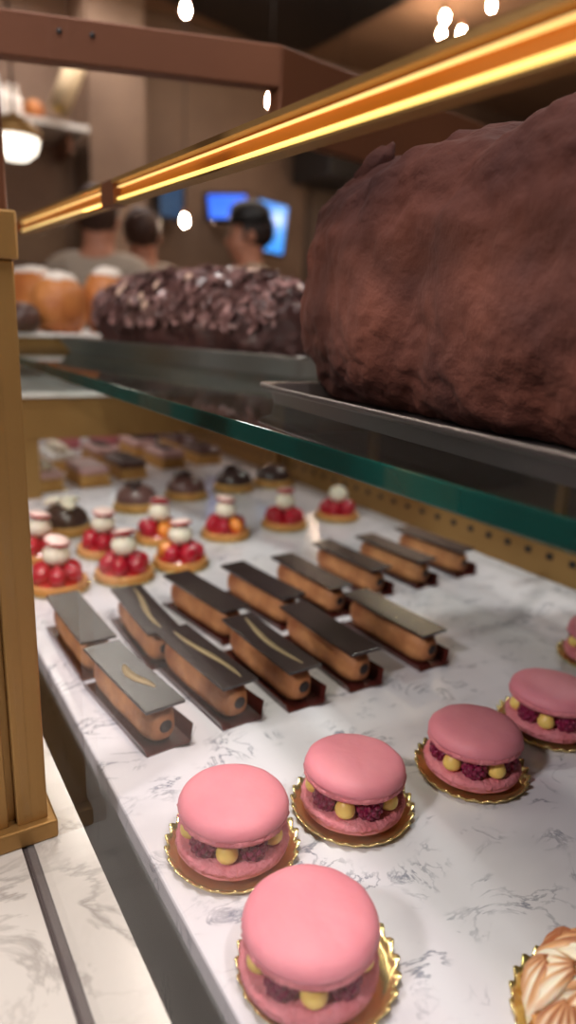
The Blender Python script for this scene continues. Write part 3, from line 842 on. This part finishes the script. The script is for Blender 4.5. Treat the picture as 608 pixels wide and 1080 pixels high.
# a small device on the back counter
bc = thing('back_counter', 'dark service counter behind the staff, below the screens', 'counter', (2.2, 4.0, Z0))
obj('carcass', bx(-1.5, 2.6, -.2, .30, 0, .98), DARKW, bc, False)
obj('worktop', bx(-1.52, 2.62, -.23, .31, .98, 1.02), BLACK, bc, False)
tb = thing('tablet', 'small lit blue tablet seen between the left and middle figures', 'tablet', (1.62, 3.88, .0705))
b = bx(-.06, .06, 0, .01, 0, .16); obj('case', b, BLACK, tb, False)
obj('display', bx(-.054, .054, -.002, 0, .008, .152), mat('tablet_glow', rgb(20, 40, 90), .3, emit=rgb(60, 140, 255), estr=1.6), tb, False)
# black hood on the wall
hd = thing('black_hood', 'black box hood on the far wall above the cocoa loaf', 'hood', (3.45, 4.6, 1.35))
obj('canopy', bx(-.47, .40, -.25, .26, 0, .34), BLACK, hd, False, bevel=.01)
obj('mounting_plate', bx(-.30, .25, .26, .40, .04, .30), BLACK, hd, False)

# shelf and goods made up in place of reflected pastries, upper left
ws = thing('reflection_shelf', 'pale made-up shelf with goods for reflected pastries in the upper left, below the bronze rail', 'shelf', (1.03, 4.72, 1.41))
obj('shelf_board', bx(-.5, .30, -.2, .28, -.03, 0), WHITEP, ws, False)
for x in (-.4, .2): obj('shelf_bracket', bx(x, x+.02, -.1, .28, -.14, -.03), BRASSD, ws, False)
for (x, w, h, m, lab) in ((.80, .14, .20, WHITEP, 'white bag for reflected pastry at the left of the made-up shelf'),
                     (.925, .09, .16, SUGAR, 'lower white bag for reflected pastry in the middle of the made-up shelf'),):
    t = thing('reflection_bag', lab, 'bag', (x, 4.68, 1.4102), .1, 'bags for reflected pastries on the made-up shelf')
    b = BM(); vs = []
    for z, k in ((0, 1), (h*.55, 1.06), (h*.85, .9), (h, .8)):
        vs.append([b.verts.new((sx*w/2*k, sy*.05*(1 if z < h*.8 else .35), z)) for sx, sy in ((-1, -1), (1, -1), (1, 1), (-1, 1))])
    for i in range(3):
        for k in range(4): b.faces.new((vs[i][k], vs[i][(k+1) % 4], vs[i+1][(k+1) % 4], vs[i+1][k]))
    b.faces.new(vs[0][::-1]); b.faces.new(vs[-1])
    obj('bag_body', b, m, t, False)
    obj('folded_top', bx(-w*.36, w*.36, -.022, .022, h, h+.02), m, t, False)
t = thing('reflection_loaf', 'brown loaf for reflected pastry on the made-up shelf between the white bag and the roll', 'bread', (1.045, 4.66, 1.4102), .1)
obj('crust', loaf_mesh(.14, .11, .13, 30, 28, (), .004, 20., 3., 2.4), BREAD, t)
t = thing('reflection_roll', 'pale roll with a yellow core for the reflection, leaning on the made-up shelf', 'roll', (1.15, 4.50, 1.470), 0)
t.rotation_euler = Vector((0, 1, 0)).rotation_difference(Vector((.42, .25, .87))).to_euler()
KRAFT = mat('kraft_paper', rgb(196, 172, 136), .7); YEL = mat('yellow_core', rgb(226, 184, 66), .5)
b = BM()
def ring(bm, r0, r1, y0, y1, zc, n=28):
    M = Matrix.Translation((0, y0, zc)) @ Matrix.Rotation(-PI/2, 4, 'X')
    return lathe(bm, [(r0, 0), (r1, 0), (r1, y1-y0), (r0, y1-y0)], n, M=M, closed=True)
obj('paper', ring(BM(), .025, .060, 0, .36, 0), KRAFT, t)
obj('core', ring(BM(), .014, .0248, -.012, .37, 0), YEL, t)

# pendant lamp at the far left
PGLOW = mat('lamp_glow', rgb(255, 250, 236), .5, emit=rgb(255, 244, 226), estr=2.6)
pl = thing('pendant_lamp', 'brass pendant lamp with a glowing white bowl at the left edge behind the post', 'lamp', (.478, 2.4, .80), 0, 'brass pendant lamps')
obj('glass_bowl', lathe(BM(), [(.004, -.045), (.035, -.040), (.062, -.018), (.070, .008), (.070, .020)], 36), PGLOW, pl)
obj('brass_shade', lathe(BM(), [(.072, .020), (.084, .026), (.078, .042), (.045, .072), (.014, .082), (.008, .09)], 36), BRASS, pl)
obj('cord', tube(BM(), [(0, 0, .09), (0, 0, 1.5)], .004, 8), BLACK, pl)

def pendant(label, x, y, z):
    r = dup(pl, (x, y, z), 0, label)
    return r
BULB = mat('bulb_glow', rgb(255, 236, 214), .5, emit=rgb(255, 222, 190), estr=320)
def bulb(label, x, y, z):
    t = thing('pendant_bulb', label, 'bulb', (x, y, z), 0, 'bare hanging bulbs')
    obj('glass', lathe(BM(), [(.003, -.030), (.011, -.025), (.016, -.011), (.015, .004), (.009, .018), (.008, .022)], 20), BULB, t)
    obj('socket', lathe(BM(), [(.010, .022), (.011, .050), (.004, .058)], 16), BRASSD, t)
    obj('cord', tube(BM(), [(0, 0, .058), (0, 0, Z1-z)], .0025, 6), BLACK, t)
for x, y, z, lab in ((2.987, 3.3, 2.003, 'bare hanging bulb upper one of the close pair at top right of centre'),
                (3.375, 3.75, 2.137, 'bare hanging bulb lower left one of the close pair at the top'),
                (3.120, 3.3, 1.955, 'bare hanging bulb lowest and right of the close pair, just above the light bar'),
                (3.336, 3.3, 2.142, 'bare hanging bulb at the very top, farthest right'),
                (1.886, 3.3, 1.385, 'bare hanging bulb alone at the right end of the bronze rail'),
                (1.428, 3.3, 1.665, 'bare hanging bulb just above the bronze rail at the top'),
                (1.553, 3.6, .8225, 'bare hanging bulb low between the figures beside the teal screen'),
                (2.95, 4.2, 1.12, 'bare hanging bulb small and bluish-white over the cyan screen')):
    bulb(lab, x, y, z)

# unseen ceiling downlights, added to light the counter
DL = mat('downlight_glow', rgb(255, 244, 230), .5, emit=rgb(255, 240, 224), estr=12)
def area(name, loc, size, power, col, target, sy=None):
    l = bpy.data.lights.new(name, 'AREA'); l.energy = power; l.color = col
    l.size = size
    if sy: l.shape = 'RECTANGLE'; l.size_y = sy
    o = bpy.data.objects.new(name, l); C.objects.link(o); o.location = loc
    o.rotation_euler = (Vector(target)-Vector(loc)).to_track_quat('-Z', 'Y').to_euler()
    return o
def downlight(label, x, y, power, target, col=(1, .93, .86), size=.16):
    t = thing('added_downlight', label, 'downlight', (x, y, Z1), 0, 'added round ceiling downlights')
    obj('rim', lathe(BM(), [(.105, 0), (.112, -.012), (.09, -.016), (.085, 0)], 30, closed=True), BRASSD, t)
    obj('lens', lathe(BM(), [(.02, -.006), (.086, -.006), (.086, -.001), (.02, -.001)], 30), DL, t)
    area('downlight', (x, y, Z1-.03), size, power, col, target)
downlight('added round ceiling downlight in front of the case on the customer side', -.05, .50, 24, (.25, .45, 0), (1, .95, .93))
downlight('added round ceiling downlight over the near end of the case', .3, -.7, 20, (.25, .3, 0), (1, .95, .93))
downlight('added round ceiling downlight over the right of the counter', 2.2, 1.2, 24, (.8, .8, 0))
for x, y, lab in ((-1.15, .05, 'added brass pendant lamp on the customer side beside the near end of the case'), (-1.15, 1.25, 'added brass pendant lamp on the customer side beyond the brass post')):  # unseen pendants, added to light the macarons under the shelf
    pendant(lab, x, y, 1.30)
    area('pendant_fill_light', (x, y, 1.22), .16, 17 if y < 1 else 2, (1, .95, .94), (.45, y+.2, 0))
DRUM = mat('drum_diffuser', rgb(255, 250, 246), .5, emit=rgb(255, 247, 242), estr=12.0)  # unseen drum lamps, added for the grey sheen on the eclair plaques
DSHADE = mat('glowing_drum_fabric', rgb(240, 226, 204), .8, emit=rgb(255, 230, 205), estr=1.6)  # shade glow added to brighten the ceiling
for x, y, lab in ((.95, 4.50, 'added wide white drum lamp on the ceiling closest to the far wall'),
                  (1.80, 3.75, 'added wide white drum lamp on the ceiling farthest from the far wall'),
                  (1.36, 4.15, 'added wide white drum lamp on the ceiling, middle one of three')):
    t = thing('added_drum_lamp', lab, 'ceiling lamp', (x, y, Z1), 0, 'added drum lamps over the staff')
    obj('shade', lathe(BM(), [(.25, 0), (.26, 0), (.26, -.14), (.25, -.14)], 40, closed=True), DSHADE, t)
    obj('diffuser', lathe(BM(), [(.05, -.132), (.249, -.132), (.249, -.126), (.05, -.126)], 40), DRUM, t)
def strip_light(name, y, L, power, col):
    l = bpy.data.lights.new(name, 'AREA'); l.energy = power; l.color = col; l.shape = 'RECTANGLE'; l.size = .004; l.size_y = L
    o = bpy.data.objects.new(name, l); C.objects.link(o)
    o.location = (BXX+.001, y, .3915+(y-.16)*BS-.0096); o.rotation_euler = (0, 0, 0)
strip_light('led_light', .2, .80, 1.35, (1, .87, .72))
strip_light('led_light_far', .82, .34, .75, (1, .90, .78))
area('riser_area_light', (.42, 1.6, .168), .3, .5, (1, .90, .80), (.42, 1.6, 0), .6)  # bare area light under the riser top, no fixture there

w = bpy.data.worlds.new('room_air'); w.use_nodes = True
w.node_tree.nodes['Background'].inputs[0].default_value = (.5, .42, .36, 1); w.node_tree.nodes['Background'].inputs[1].default_value = .22
sc.world = w

# ------------------------------------------------------------------ camera
F_, v1 = 716., Vector((-461., -215., 716.))
v2 = Vector((1180., -145.693, 716.))
d1 = v1.normalized(); d2 = v2.normalized(); up = d1.cross(d2)
if up.y > 0: up = -up
Rw = Matrix((d2, d1, up))          # camera (x right, y down, z forward) -> world
cx = Rw @ Vector((1, 0, 0)); cy = Rw @ Vector((0, -1, 0)); cz = Rw @ Vector((0, 0, -1))
cam = bpy.data.cameras.new('camera'); co = bpy.data.objects.new('camera', cam); C.objects.link(co)
co.matrix_world = Matrix(((cx.x, cy.x, cz.x, 0), (cx.y, cy.y, cz.y, 0), (cx.z, cy.z, cz.z, .30), (0, 0, 0, 1)))
cam.sensor_fit = 'VERTICAL'; cam.sensor_height = 36; cam.lens = 36*F_/1080
cam.clip_start = .01
cam.dof.use_dof = True; cam.dof.focus_distance = .40; cam.dof.aperture_fstop = 3.6
sc.camera = co

sc.view_settings.view_transform = 'Standard'; sc.view_settings.look = 'None'
sc.view_settings.exposure = 0; sc.view_settings.gamma = 1; sc.view_settings.use_curve_mapping = False
sc.cycles.use_denoising = True
sc.cycles.transparent_max_bounces = 24
